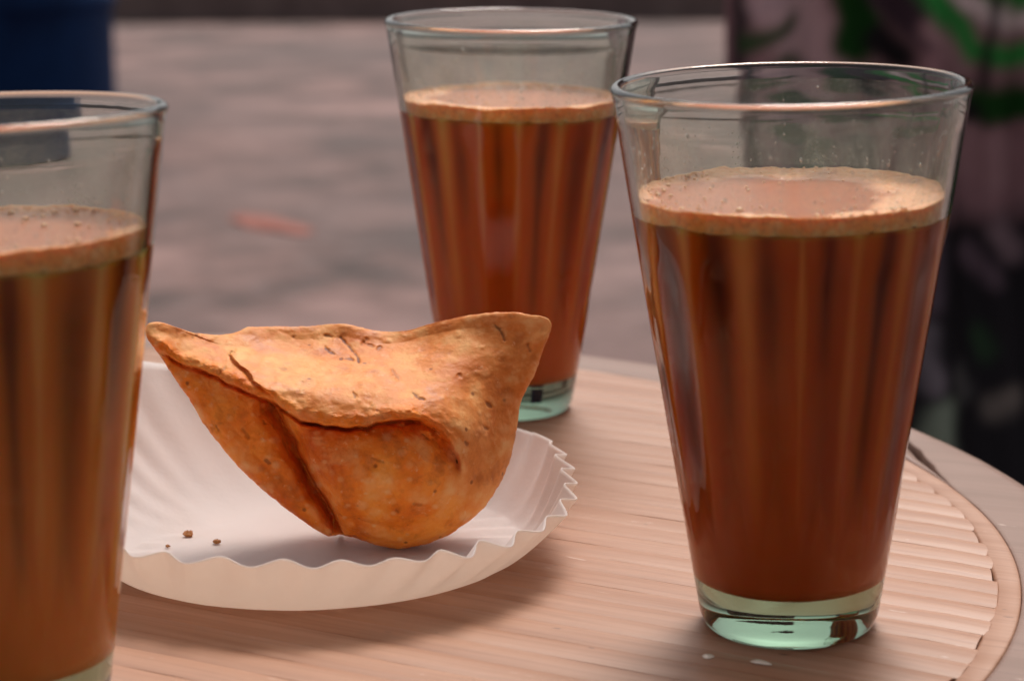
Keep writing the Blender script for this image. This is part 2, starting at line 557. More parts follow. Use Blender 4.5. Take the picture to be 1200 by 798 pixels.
# legs and a ring between them (below the frame)
def tube(name, p0, p1, r0, r1, mat, parent, ns=16):
    p0, p1 = Vector(p0), Vector(p1)
    q = (p1 - p0).to_track_quat('Z', 'Y')
    V, rows = [], 6
    for i in range(rows):
        t = i / (rows - 1)
        c = p0.lerp(p1, t)
        r = r0 + (r1 - r0) * t
        for j in range(ns):
            a = 2 * math.pi * j / ns
            V.append(tuple(c + q @ Vector((r * math.cos(a), r * math.sin(a), 0))))
    F = grid_faces(rows, ns)
    F.append(tuple(range(ns - 1, -1, -1)))
    F.append(tuple((rows - 1) * ns + j for j in range(ns)))
    return mesh_obj(name, V, F, mat, parent)
for a in (45, 135, 225, 315):
    c, s = math.cos(R(a)), math.sin(R(a))
    tube('leg', (0.205 * c, 0.205 * s, 0.0), (0.165 * c, 0.165 * s, TOP - 0.015), 0.013, 0.019, M_RIM, stool)
v, f = revolve([(0.196 + 0.007 * math.cos(t), 0.13 + 0.007 * math.sin(t)) for t in np.linspace(0, 2 * np.pi, 9)], 64)
mesh_obj('stretcher_ring', v, f, M_RIM, stool)

# ------------------------------------------------------------------ tea glasses
GH, RB, RR, TB, ZT = 0.11849, 0.01916, 0.0375, 0.0108, 0.0950
NFL, NS = 16, 256
TH = np.linspace(0, 2 * np.pi, NS, endpoint=False)

def r_out(z): return RB + (RR - RB) * z / GH
def fl_wave(th, k=1.0):
    c = 0.5 - 0.5 * np.cos(NFL * th)
    return c ** k
def fl_env(z, th):
    arch = 0.012 * fl_wave(th)
    return sstep(0.020, 0.034, z - arch + 0.006) * (1 - sstep(0.080, 0.0885, z))
def outer_ring(z, extra=0.0):
    r = r_out(z) + extra - 0.00042 * fl_env(z, TH) * fl_wave(TH, 0.8)
    return r
def inner_ring(z, off=0.0):
    t = 0.0019 + 0.0004 * sstep(GH - 0.007, GH - 0.0015, z)
    t = t + 0.0006 * sstep(0.03, 0.012, z)
    r = r_out(z) - t - 0.0016 * fl_env(z, TH) * fl_wave(TH, 1.2)
    return r + off
def ring(r, z):
    r = np.broadcast_to(r, TH.shape)
    return np.c_[r * np.cos(TH), r * np.sin(TH), np.broadcast_to(z, TH.shape)]

def inner_rows(z_top, off=0.0, n=44):
    rows = []
    rc = 0.0045
    zs = np.linspace(z_top, TB + rc, n)
    for z in zs: rows.append(ring(inner_ring(z, off), z))
    rbase = inner_ring(TB + rc, off)
    for a in np.linspace(0, 90, 7)[1:]:
        rows.append(ring(rbase - rc * (1 - math.cos(R(a))), TB + rc - (rc + off) * math.sin(R(a))))
    for q in (0.7, 0.4, 0.15, 0.02):
        rows.append(ring((rbase - rc) * q, TB - off - 0.0006 * (1 - q * q)))
    return rows

def glass_mesh():
    rows = []
    for (r, z) in ((0.0004, 0.0014), (0.002, 0.0014), (0.004, 0.0014), (0.006, 0.00135), (0.0075, 0.0013), (0.009, 0.0012), (0.0105, 0.0011), (0.012, 0.0009), (0.0133, 0.0008), (0.0145, 0.0006), (0.0163, 0.0001), (0.0173, 0.0), (0.0182, 0.0003), (0.0188, 0.0010), (0.0191, 0.0019)):
        rows.append(ring(r, z))
    for z in np.linspace(0.0032, GH - 0.0042, 50): rows.append(ring(outer_ring(z), z))
    for q in (0.25, 0.55, 0.85):
        z = GH - 0.0042 + 0.0028 * q
        rows.append(ring(r_out(z) + 0.0003 * q - 0.0001, z))
    rc = 0.00125
    cr = RR - rc + 0.0001
    for a in np.linspace(0, 180, 11): rows.append(ring(cr + rc * math.cos(R(a)), GH - rc + rc * math.sin(R(a))))
    rows += inner_rows(GH - 0.0021)
    V = np.concatenate(rows)
    V[:, :2] *= (1 + 0.004 * np.sin(2 * np.arctan2(V[:, 1], V[:, 0]) + V[:, 2] * 40))[:, None]   # hand-pressed, not quite round
    foot = V[:, 2] < 0.0017
    V[foot, 2] += np.maximum(-0.00005, 0.00002 * fbm(np.c_[V[foot, 0] * 130, V[foot, 1] * 420, V[foot, 0] * 0], 3, 71)) * sstep(0.0172, 0.014, np.hypot(V[foot, 0], V[foot, 1]))
    F = grid_faces(len(rows), NS)
    F.append(tuple(range(NS - 1, -1, -1)))
    n0 = (len(rows) - 1) * NS
    F.append(tuple(n0 + j for j in range(NS)))
    return V, F
def oval(V):
    V[:, :2] *= (1 + 0.004 * np.sin(2 * np.arctan2(V[:, 1], V[:, 0]) + V[:, 2] * 40))[:, None]
    return V
def tea_mesh():
    rows = inner_rows(ZT - 0.0034, 0.00010, 72)
    V = np.concatenate(rows)
    a_ = np.arctan2(V[:, 1], V[:, 0])
    cn = np.c_[np.cos(a_) * 3, np.sin(a_) * 3, 0 * a_]
    V[:, 2] += (0.0010 * fbm(cn, 3, 90) + 0.0008 * np.abs(fbm(cn * 6, 2, 91))) * sstep(ZT - 0.010, ZT - 0.0034, V[:, 2])
    V = oval(V)
    ang, z = np.arctan2(V[:, 1], V[:, 0]), V[:, 2]
    rg = np.random.default_rng(2)
    shade_streak, shine_streak = np.zeros(len(V)), np.zeros(len(V))  # painted dark and bright light stripes, a pair per flute
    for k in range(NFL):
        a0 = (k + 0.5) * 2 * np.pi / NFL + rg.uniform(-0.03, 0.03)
        for (arr, a1, wmax, zlo) in ((shade_streak, a0, rg.uniform(0.09, 0.20), rg.uniform(0.018, 0.062)), (shine_streak, a0 + np.pi / NFL + rg.uniform(-0.05, 0.05), rg.uniform(0.03, 0.09), rg.uniform(0.015, 0.05))):
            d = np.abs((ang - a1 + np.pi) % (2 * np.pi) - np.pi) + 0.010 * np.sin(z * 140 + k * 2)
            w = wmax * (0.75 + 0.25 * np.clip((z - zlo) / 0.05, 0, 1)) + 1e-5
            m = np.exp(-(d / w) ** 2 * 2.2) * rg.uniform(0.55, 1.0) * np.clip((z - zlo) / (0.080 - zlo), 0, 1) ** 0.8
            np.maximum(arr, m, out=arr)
    F = grid_faces(len(rows), NS, flip=True)
    F.append(tuple(range(NS)))
    n0 = (len(rows) - 1) * NS
    F.append(tuple(n0 + NS - 1 - j for j in range(NS)))
    return V, F, {'shade_streak': shade_streak, 'shine_streak': shine_streak * 0.85}
def foam_mesh(seed):
    rows, foam, band, edge = [], [], [], []
    nb = 14
    ct = np.c_[np.cos(TH) * 2.2, np.sin(TH) * 2.2, np.zeros(NS)]
    low = ZT - 0.0062 + 0.0002 * fbm(ct, 3, seed) + 0.0005 * fbm(ct * 7, 2, seed + 3)
    high = ZT + 0.0009 + 0.0007 * fbm(ct * 1.5, 3, seed + 7) + 0.0003 * fbm(ct * 9, 2, seed + 5)
    for i in range(nb):
        q = i / (nb - 1)
        z = low + (high - low) * q
        r = r_out(z) - 0.0019 - 0.0016 * fl_env(z, TH) * fl_wave(TH, 1.2) - 0.00006
        rows.append(np.c_[r * np.cos(TH), r * np.sin(TH), z]); foam.append(np.ones(NS)); band.append(np.ones(NS) * (1 - sstep(0.86, 1.0, q))); edge.append(np.ones(NS) * (1 - sstep(0.0, 0.30, q)))
    r_edge = r
    for (dr, dzz) in ((0.0003, -0.00005), (0.0006, -0.0002)):
        rows.append(np.c_[(r - dr) * np.cos(TH), (r - dr) * np.sin(TH), high + dzz]); foam.append(np.ones(NS)); band.append(np.zeros(NS))
    r_edge = r - 0.0006
    nr = 46
    for i in range(1, nr + 1):
        p = 1 - i / nr * 0.995
        P = np.c_[p * np.cos(TH) * r_edge, p * np.sin(TH) * r_edge, np.zeros(NS)]
        lump = fbm(P * 95, 3, seed + 21)
        m = sstep(0.74, 0.96, p + 0.34 * lump + 0.10 * np.sin(TH - 1.9 + seed))
        bub = np.maximum(0, vnoise(P * 900, seed + 2)) * 0.00030 + np.maximum(0, vnoise(P * 420, seed + 9)) * 0.00035
        z = (high - ZT - 0.0003) * np.exp(-(1 - p) * 9) + m * (0.0004 + bub) - 0.0002
        P[:, 2] = ZT + z
        rows.append(P); foam.append(m); band.append(np.zeros(NS))
    V = oval(np.concatenate(rows))
    F = grid_faces(len(rows), NS)
    n0 = (len(rows) - 1) * NS
    F.append(tuple(n0 + j for j in range(NS)))
    e_ = np.concatenate(edge)
    return V, F, {'foam': np.concatenate(foam), 'band': np.concatenate(band), 'edge': np.r_[e_, np.zeros(len(V) - len(e_))]}
def mist_mesh():
    rows, a = [], []
    for z in np.linspace(ZT + 0.0012, GH - 0.0035, 18):
        rows.append(ring(inner_ring(z, -0.00008), z))
        q = (z - ZT) / (GH - ZT)
        a.append(np.full(NS, float(1.0 - 0.55 * q)))
    return oval(np.concatenate(rows)), grid_faces(len(rows), NS), {'mist': np.concatenate(a)}
def droplets_mesh(seed, n=150):
    rg = np.random.default_rng(seed)
    V, F = [], []
    for _ in range(n):
        th = rg.uniform(0, 2 * np.pi)
        z = ZT + 0.0018 + (GH - ZT - 0.006) * rg.random() ** 1.8
        t = 0.0019
        r = r_out(z) - t - 0.00012
        s = rg.uniform(0.00012, 0.00034) * (1.5 if rg.random() < 0.08 else 1)
        c = np.array([r * math.cos(th), r * math.sin(th), z])
        nrm = np.array([-math.cos(th), -math.sin(th), 0])
        tg = np.array([-math.sin(th), math.cos(th), 0])
        o = len(V)
        for i, (cr, h) in enumerate(((1.0, 0.0), (0.8, 0.45), (0.35, 0.72))):
            for j in range(8):
                a = 2 * math.pi * j / 8
                V.append(c + tg * s * cr * math.cos(a) + np.array([0, 0, 1.25]) * s * cr * math.sin(a) + nrm * s * h)
        for i in range(2):
            for j in range(8):
                F.append((o + i * 8 + j, o + i * 8 + (j + 1) % 8, o + (i + 1) * 8 + (j + 1) % 8, o + (i + 1) * 8 + j))
        F.append(tuple(o + 16 + j for j in range(8)))
    return oval(np.array(V)), F

def bubbles_mesh(seed, n=260):
    """froth bubbles crowding the wall, fewer towards the middle"""
    rg = np.random.default_rng(seed + 100)
    V, F = [], []
    r_in = r_out(ZT) - 0.0019
    for _ in range(n):
        th = rg.uniform(0, 2 * np.pi)
        p = 1 - min(0.75, abs(rg.normal(0, 0.10)) ** 1.0 + (rg.random() < 0.16) * rg.uniform(0.1, 0.55))
        s = rg.uniform(0.00016, 0.00045) * (1.9 if rg.random() < 0.07 else 1)
        r = r_in * p - s * 0.9
        c = np.array([r * math.cos(th), r * math.sin(th), ZT + 0.0002 + 0.0006 * math.exp(-(1 - p) * 9)])
        o = len(V)
        for (cr, h) in ((1.0, -0.35), (0.96, 0.0), (0.70, 0.32), (0.28, 0.50)):
            for j in range(8):
                a = 2 * math.pi * j / 8
                V.append(c + np.array([s * cr * math.cos(a), s * cr * math.sin(a), s * h]))
        for i in range(3):
            for j in range(8):
                F.append((o + i * 8 + j, o + i * 8 + (j + 1) % 8, o + (i + 1) * 8 + (j + 1) % 8, o + (i + 1) * 8 + j))
        F.append(tuple(o + 24 + j for j in range(8)))
    return oval(np.array(V)), F

gv, gf = glass_mesh()
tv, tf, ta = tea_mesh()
mv, mf, ma = mist_mesh()
GLASSES = [
    (0.06061, 0.46993, -0.02186, 0.02545, 0.35, 'tea glass standing alone beside the plate, its whole base in view', 3),
    (-0.00097, 0.6713, 0.01003, 0.02275, 0.10, 'tea glass at the back, its foot partly hidden behind the samosa', 12),
    (-0.09922, 0.41782, -0.02168, -0.00963, 0.20, 'close, blurred tea glass cut off by the picture edge in front of the paper plate', 31),
]
proto = None
for (x, y, la, lb, ph, label, seed) in GLASSES:
    rot = (Matrix.Rotation(lb, 4, 'X') @ Matrix.Rotation(la, 4, 'Y')).to_euler()
    g = empty('tea_glass', (x, y, TOP + 0.0003), rot)
    tag(g, label, 'tea glass', 'glasses of milky tea on the stool')
    if proto is None:
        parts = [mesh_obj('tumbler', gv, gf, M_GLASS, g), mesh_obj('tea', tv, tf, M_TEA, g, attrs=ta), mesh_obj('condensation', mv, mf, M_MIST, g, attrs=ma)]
        proto = list(parts)
    else:
        parts = []
        for p in proto:
            c = p.copy()
            col.objects.link(c)
            c.parent = g
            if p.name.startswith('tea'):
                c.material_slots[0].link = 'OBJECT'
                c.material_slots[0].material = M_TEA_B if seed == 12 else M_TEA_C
            parts.append(c)
    fv, ff, fa = foam_mesh(seed)
    parts.append(mesh_obj('foam', fv, ff, M_FOAM, g, attrs=fa))
    dv, df = droplets_mesh(seed)
    d = mesh_obj('droplets', dv, df, M_DROP, g)
    d['kind'] = 'stuff'
    parts.append(d)
    bv, bf = bubbles_mesh(seed)
    b_ = mesh_obj('bubbles', bv, bf, M_BUBBLE, g)
    b_['kind'] = 'stuff'
    parts.append(b_)
    for p in parts: p.rotation_euler = (0, 0, ph)

# ------------------------------------------------------------------ paper plate
PX, PY = -0.0492, 0.5270
NFLP, NP = 34, 34 * 16
def plate_mesh():
    th = np.linspace(0, 2 * np.pi, NP, endpoint=False)
    d2 = lambda a: (th - a + np.pi) % (2 * np.pi) - np.pi
    rr = 0.0655 + 0.008 * np.exp(-(d2(R(128)) / 0.55) ** 2) + 0.004 * np.exp(-(d2(R(45)) / 0.4) ** 2) - 0.0026 * np.exp(-(d2(R(0)) / 0.40) ** 2)
    zr = 0.0155 + 0.0185 * np.exp(-(d2(R(132)) / 0.62) ** 2) + 0.0025 * np.exp(-(d2(R(20)) / 0.5) ** 2) + 0.0008 * np.sin(th * 3 + 1)
    rb = 0.0532
    ph = NFLP * th + 0.9 * np.sin(th * 2 + 0.6) + 0.6 * np.sin(th * 5)
    w = np.arcsin(0.93 * np.sin(ph)) / np.arcsin(0.93)
    tri = 0.15 + 0.8 * np.exp(-(d2(R(-5)) / 0.75) ** 2)
    w = tri * w + (1 - tri) * np.sin(ph)
    rbv = rb - 0.024 * np.exp(-(d2(R(135)) / 0.85) ** 2)
    ampv = 0.80 * (1.0 + 0.25 * np.sin(th * 7 + 2) + 0.2 * np.sin(th * 11)) * (1 - 0.32 * np.exp(-(d2(R(-100)) / 0.8) ** 2))
    rows = []
    def crease(P):
        P[:, 2] += 0.00025 * fbm(np.c_[P[:, :2] * 70, P[:, 2] * 0], 3, 8)
        return P
    for r in np.linspace(0.0004, rb - 0.003, 24):
        r = r * rbv / rb
        P = np.c_[r * np.cos(th), r * np.sin(th), np.full(NP, 0.0009)]
        k = sstep(0.030, 0.046, r) * 0.0004
        P[:, 2] += k * w
        rows.append(crease(P))
    nq = 30
    for i in range(nq + 1):
        q = i / nq
        r = (rbv - 0.002 * rbv / rb) + (rr - rbv + 0.002 * rbv / rb) * q ** 0.95
        z = 0.0009 + (zr - 0.0009) * q ** (1.30 + 0.55 * np.exp(-(d2(R(135)) / 0.85) ** 2))
        a = (q ** 1.5 + (q ** 1.0 - q ** 1.5) * np.exp(-(d2(R(0)) / 0.9) ** 2)) * ampv * (1 - 0.65 * np.exp(-(d2(R(132)) / 0.7) ** 2))
        r = r + 0.0021 * a * w
        z = z - 0.0010 * a * w * q
        tw = 0.11 * q          # the flutes lean a little round the bowl
        P = np.c_[r * np.cos(th + tw), r * np.sin(th + tw), z]
        rows.append(crease(P))
    F = grid_faces(len(rows), NP)
    F.append(tuple(range(NP - 1, -1, -1)))
    return np.concatenate(rows), F
pv, pf = plate_mesh()
plate = mesh_obj('paper_plate', pv, pf, M_PAPER)
plate.location = (PX, PY, TOP + 0.0004)
tag(plate, 'white fluted paper plate on the stool, holding the samosa', 'paper plate')
so = plate.modifiers.new('Solidify', 'SOLIDIFY')
so.thickness = 0.00025
so.offset = 1

# ------------------------------------------------------------------ samosa
OUT= [[-53.08, 21.04, 0.0], [-51.47, 22.06, -0.42], [-49.09, 21.84, -1.25], [-46.18, 20.82, -2.93], [-42.26, 19.38, -5.23], [-38.29, 18.96, -7.52], [-34.87, 18.75, -9.4], [-32.03, 19.38, -10.87], [-29.16, 20.87, -12.54], [-25.01, 20.84, -13.79], [-20.82, 20.8, -14.63], [-16.6, 20.74, -15.05], [-12.37, 20.89, -15.47], [-9.18, 21.27, -15.68], [-4.93, 21.19, -15.47], [-1.76, 20.48, -15.26], [2.48, 19.34, -15.05], [6.72, 19.04, -14.84], [10.98, 19.38, -14.42], [15.24, 20.54, -13.38], [19.47, 21.48, -12.12], [25.79, 22.58, -10.45], [32.08, 23.25, -8.78], [37.27, 23.09, -7.11], [40.75, 22.13, -5.85], [42.39, 22.07, -5.23], [44.63, 21.37, -4.39], [46.05, 20.07, -3.97], [45.37, 17.98, -3.97], [43.85, 14.24, -4.39], [41.47, 7.99, -5.23], [38.89, 3.01, -5.85], [37.6, 0.3, -6.27], [37.09, -3.9, -6.27], [36.32, -8.07, -5.43], [34.4, -14.28, -3.76], [31.9, -19.4, -2.09], [28.58, -24.24, -0.42], [24.31, -27.82, 0.63], [19.02, -31.15, 1.67], [13.81, -33.06, 2.09], [7.61, -34.15, 2.09], [1.46, -32.95, 2.51], [-3.64, -30.96, 2.93], [-6.7, -30.86, 3.34], [-9.77, -30.79, 3.34], [-13.22, -28.87, 3.14], [-16.86, -26.13, 2.93], [-20.91, -22.99, 2.51], [-25.97, -18.79, 2.09], [-31.02, -13.76, 1.67], [-35.05, -8.75, 1.25], [-39.07, -3.33, 1.05], [-42.68, 2.91, 0.63], [-46.09, 8.13, 0.42], [-49.1, 12.93, 0.21], [-51.72, 16.69, 0.0], [-52.91, 18.77, 0.0]]
CTL= [[-42.87, 14.85, 1.05], [-36.69, 13.06, 2.09], [-26.79, 15.13, -5.23], [-16.5, 15.03, -8.36], [-6.02, 15.92, -9.4], [4.47, 14.64, -8.36], [15.06, 16.59, -9.4], [27.65, 18.39, -6.69], [38.12, 19.2, -5.23], [-40.62, 10.63, 4.6], [-30.23, 7.7, 9.4], [-20.02, 3.42, 14.21], [-11.97, 2.25, 16.3], [-22.34, 9.67, 4.18], [-5.99, 8.32, 5.23], [4.24, 8.12, 5.23], [-5.99, 0.52, 17.56], [2.01, 0.36, 17.56], [10.04, 0.2, 16.3], [16.12, -0.32, 14.63], [10.38, 6.98, 5.23], [18.8, 9.98, 1.05], [27.27, 11.96, -1.67], [35.74, 11.84, -3.34], [24.74, 3.62, 4.6], [32.23, 3.51, 0.0], [22.17, -4.5, 12.96], [29.69, -6.77, 4.6], [32.99, -8.96, 0.63], [-6.07, -4.87, 18.39], [1.89, -6.03, 18.81], [9.88, -6.21, 18.39], [16.95, -7.39, 15.88], [23.05, -14.68, 11.49], [26.26, -20.01, 6.27], [1.7, -16.0, 19.23], [9.7, -16.2, 18.39], [16.77, -20.53, 13.79], [3.58, -24.21, 15.05], [11.66, -25.52, 12.54], [1.49, -29.46, 10.03], [9.61, -30.3, 9.2], [18.85, -25.83, 9.4], [-4.46, -24.08, 13.79], [-9.26, -13.86, 15.88], [-16.1, -3.69, 15.47], [-43.84, 8.05, 2.93], [-38.68, 2.82, 5.02], [-32.36, 4.71, 8.36], [-26.28, -1.5, 10.87], [-34.71, -4.41, 5.43], [-26.61, -11.67, 7.52], [-18.47, -15.82, 10.45], [-20.29, -7.67, 12.12], [-17.67, -22.03, 7.52], [-10.58, -25.14, 9.61], [-12.45, -18.95, 11.7], [-7.63, -28.36, 7.52], [-48.91, 15.35, 1.88]]
LEDGE= [[-52.9, 17.56], [-51.72, 16.73], [-47.18, 13.42], [-44.2, 11.76], [-41.02, 10.89], [-39.03, 10.05], [-35.26, 8.16], [-31.48, 6.07], [-25.5, 3.74], [-22.51, 2.47], [-18.94, -0.23], [-15.16, -2.32], [-10.55, -3.83], [-6.13, -4.32], [-0.07, -4.04], [3.78, -3.31], [9.86, -2.63], [13.3, -2.7], [15.31, -3.75]]
GROOVE= [[-26.1, 4.15], [-23.14, 1.27], [-19.22, -4.46], [-15.92, -11.38], [-13.2, -17.09], [-10.27, -22.39], [-7.36, -28.5], [-6.02, -32.16]]
FLAP= [[-26.17, 18.5], [-30.26, 16.53], [-32.75, 13.71], [-30.76, 11.23], [-28.35, 9.55], [-26.97, 7.07], [-22.75, 3.93]]
HOLLOW= [[1.94, -3.86], [7.98, -2.98], [14.62, -3.52], [17.99, -6.2], [20.94, -10.09], [22.46, -14.96]]
MARKS= [[[-6.2, 17.66], [-4.2, 15.38], [-2.21, 12.89], [-1.83, 11.25]], [[-9.9, 15.07], [-8.9, 14.04], [-7.69, 13.4]], [[-6.29, 12.15], [-5.07, 12.33], [-3.25, 11.89]], [[-0.93, 15.93], [0.31, 17.14]], [[-0.32, 16.33], [1.7, 15.27]], [[2.91, 14.64], [3.53, 15.03]], [[11.07, 3.45], [12.47, 2.0], [13.49, 1.98]], [[29.22, 0.64], [30.02, -0.19]], [[28.28, -5.27], [28.89, -5.49]], [[23.31, -8.44], [23.71, -8.85]], [[10.79, -22.64], [12.2, -23.08]], [[6.68, -24.18], [6.88, -24.39]], [[-38.94, -3.07], [-38.56, -4.5]], [[-36.12, -3.33], [-35.74, -4.36]], [[-29.48, -4.49], [-28.5, -6.33]], [[-24.35, -11.9], [-23.35, -12.53]], [[-37.38, -6.55], [-36.6, -8.19]], [[39.77, 14.78], [40.15, 13.34]], [[31.86, 20.26], [33.47, 18.18], [34.25, 16.11]], [[-3.19, 3.73], [-2.8, 2.91]], [[6.48, 8.85], [7.87, 6.78]], [[-20.94, 10.19], [-19.33, 9.75]], [[-17.97, 18.08], [-17.77, 18.07]], [[-41.61, 19.51], [-41.01, 18.89]], [[-34.71, 9.23], [-33.89, 10.23]], [[-9.84, 18.34], [-8.43, 17.9]], [[22.6, 7.73], [22.8, 7.52]], [[1.79, -13.28], [1.99, -13.49]], [[-25.0, -2.34], [-24.61, -3.16]], [[13.13, -6.39], [14.54, -7.64]], [[1.01, -11.63], [3.44, -12.5]]]

def tps(C, D, Q, smooth=0.02):
    def U(r2): return 0.5 * r2 * np.log(np.maximum(r2, 1e-12))
    n = len(C)
    K = U(((C[:, None] - C[None]) ** 2).sum(-1)) + smooth * np.eye(n)
    Pm = np.c_[np.ones(n), C]
    A = np.zeros((n + 3, n + 3))
    A[:n, :n] = K; A[:n, n:] = Pm; A[n:, :n] = Pm.T
    s = np.linalg.solve(A, np.r_[D, 0, 0, 0])
    out = np.empty(len(Q))
    for i in range(0, len(Q), 20000):
        q = Q[i:i + 20000]
        out[i:i + 20000] = U(((q[:, None] - C[None]) ** 2).sum(-1)) @ s[:n] + s[n] + q @ s[n + 1:]
    return out

def polydist(Q, L):
    """signed distance to a polyline (positive on its left side) and the 0..1 position along it"""
    L = np.asarray(L, float)
    seg = np.linalg.norm(np.diff(L, axis=0), axis=1)
    cum = np.r_[0, np.cumsum(seg)]
    best = np.full(len(Q), 1e9); sgn = np.ones(len(Q)); par = np.zeros(len(Q))
    for i in range(len(L) - 1):
        d = L[i + 1] - L[i]
        t = np.clip(((Q - L[i]) @ d) / (d @ d), 0, 1)
        e = Q - (L[i] + t[:, None] * d)
        dist = np.hypot(e[:, 0], e[:, 1])
        m = dist < best
        best[m] = dist[m]
        sgn[m] = np.sign(d[0] * e[m, 1] - d[1] * e[m, 0])
        par[m] = (cum[i] + t[m] * seg[i]) / cum[-1]
    return best * sgn, par

def build_samosa():
    out = np.array(OUT)
    n = len(out)
    # closed outline resampled evenly, corners at the two tips kept
    P = np.r_[out, out[:1]]
    seg = np.hypot(*np.diff(P[:, :2], axis=0).T)
    cum = np.r_[0, np.cumsum(seg)]
    NTH, NR = 900, 200
    s = np.linspace(0, cum[-1], NTH, endpoint=False)
    ox = np.interp(s, cum, P[:, 0]); oy = np.interp(s, cum, P[:, 1]); od = np.interp(s, cum, P[:, 2])
    Kp = np.array([0.8] * 28 + [2.2] * 10 + [3.0] * 9 + [2.2] * (n - 47) + [0.8])
    ok = np.interp(s, cum, Kp)
    ker = np.array([1, 2, 3, 2, 1]) / 9.0
    for _ in range(2):
        ox, oy, od, ok = (sum(np.roll(a, k - 2) * ker[k] for k in range(5)) for a in (ox, oy, od, ok))
    jit = fbm(np.c_[ox * 0.35, oy * 0.35, ox * 0], 3, 3)
    sc_ = 1 + 0.006 * jit + 0.005 * fbm(np.c_[ox * 1.2, oy * 1.2, ox * 0], 3, 93)
    ox, oy = ox * sc_, oy * sc_
    tt = np.linspace(0.004, 1, NR)
    rho = np.sin(tt * np.pi / 2) ** 0.92
    U_ = (rho[:, None] * ox[None]).ravel(); V_ = (rho[:, None] * oy[None]).ravel()
    RHO = np.repeat(rho, NTH)
    OD = np.tile(od, NR); OK = np.tile(ok, NR)
    Q = np.c_[U_, V_]
    ctl = np.array(CTL)
    C = np.r_[out[:, :2], ctl[:, :2]]
    D = np.r_[out[:, 2], ctl[:, 2] - 0.8]
    d = tps(C, D, Q)
    d = d * 1.0
    q = np.clip((1 - RHO) / 0.16, 0, 1)
    d = d + OK * 1.7 * (np.sqrt(np.maximum(0, 1 - (1 - q) ** 2)) - q)
    pin = sstep(0.985, 1.0, RHO)
    # ledge: the top crust overhangs the faces below it
    Lg = np.array(LEDGE)
    wob = 0.65 * fbm(np.c_[U_ * 0.42, U_ * 0, U_ * 0], 4, 6)
    dv = V_ - np.interp(U_, Lg[:, 0], Lg[:, 1]) - wob
    fade = sstep(Lg[-1, 0] + 0.6, Lg[-1, 0] - 6, U_) * sstep(Lg[0, 0] - 0.5, Lg[0, 0] + 6, U_)
    A = np.interp(U_, [-55, -48, -35, -22, -10, 5, 14, 17], [0.9, 1.7, 2.8, 5.0, 5.4, 4.8, 3.0, 0.0])
    below = sstep(0.14, -0.18, dv)
    d = d - fade * A * below * (0.25 + 0.75 * np.exp(np.minimum(dv, 0) / 5.0))
    slit = np.exp(-((dv + 0.6) / 0.42) ** 2)
    d = d - fade * slit * np.interp(U_, [-55, -45, -25, -8, 6, 16], [0.8, 1.6, 3.2, 5.2, 4.2, 0.5]) * (0.8 + 0.5 * fbm(np.c_[U_ * 0.5, U_ * 0, U_ * 0], 2, 19))
    lip = np.exp(-((dv - 2.0) / 1.5) ** 2)
    d = d + fade * lip * (0.9 + 0.5 * fbm(np.c_[U_ * 0.4, V_ * 0.4, U_ * 0], 3, 12))
    # fold between the two lower faces
    gd, gt = polydist(Q, GROOVE)
    gd = gd + 0.8 * fbm(Q_3(Q, 0.28), 4, 83)
    env = sstep(0.0, 0.12, gt) * sstep(0.6, -0.6, dv)
    right = gd > 0
    G = np.where(right, np.exp(-np.maximum(gd, 0) / 1.0), np.exp(np.minimum(gd, 0) / 3.6))
    d = d - env * G * np.interp(gt, [0, 0.3, 0.8, 1], [4.2, 6.0, 5.0, 3.4])
    d = d - env * np.exp(-((gd + 0.5) / np.interp(gt, [0, 0.4, 1], [2.7, 2.1, 1.0])) ** 2) * 7.5
    # overlapping flap on the top left
    Fl = np.array(FLAP)[::-1]
    fd = U_ - np.interp(V_, Fl[:, 1], Fl[:, 0]) + 0.5 * fbm(Q_3(Q, 0.7), 3, 15)
    fe = sstep(Fl[-1, 1] - 2.5, Fl[-1, 1] - 5.5, V_) * sstep(Fl[0, 1] - 1.0, Fl[0, 1] + 1.5, V_) * sstep(-0.2, 0.6, dv)
    d = d + fe * 2.0 * sstep(-0.3, 0.3, fd) * np.exp(-np.maximum(fd, 0) / 6.0)
    d = d - fe * 0.8 * np.exp(-((fd + 0.5) / 0.5) ** 2)
    # hollow under the curled end of the ledge
    Hl = np.array(HOLLOW)
    hc = np.array((Hl[:, 0].mean() - 1.0, Hl[:, 1].mean() - 5.5))
    ha = np.arctan2(Hl[:, 1] - hc[1], Hl[:, 0] - hc[0])
    hr = np.hypot(Hl[:, 0] - hc[0], Hl[:, 1] - hc[1])
    o_ = np.argsort(ha)
    va = np.arctan2(V_ - hc[1], U_ - hc[0])
    he = sstep(ha.min() - 0.35, ha.min() + 0.35, va) * sstep(ha.max() + 0.1, ha.max() - 0.5, va)
    hd = np.hypot(U_ - hc[0], V_ - hc[1]) - np.interp(va, ha[o_], hr[o_]) + 0.5 * fbm(Q_3(Q, 0.5), 2, 37)
    inn = np.maximum(-hd, 0)
    d = d - he * 6.0 * sstep(0.0, 1.4, inn) * np.exp(-inn / 3.6) * (1 + 0.5 * fbm(Q_3(Q, 0.6), 3, 33))
    d = d + he * 0.5 * np.exp(-((hd - 0.7) / 0.8) ** 2)
    d = d - 2.2 * sstep(0.6, -0.6, dv) * np.where(right, 0, 1) * np.exp(np.minimum(gd, 0) / 9.0) * sstep(0.0, 0.15, gt)
    rough_zone = 1.4 * he * sstep(0.0, 1.0, inn) * np.exp(-inn / 7.0) + 0.8 * fade * np.exp(-((dv - 1.0) / 2.2) ** 2)
    # dough surface
    Pn = np.c_[U_, V_, d]
    top = sstep(-0.5, 2.5, dv)
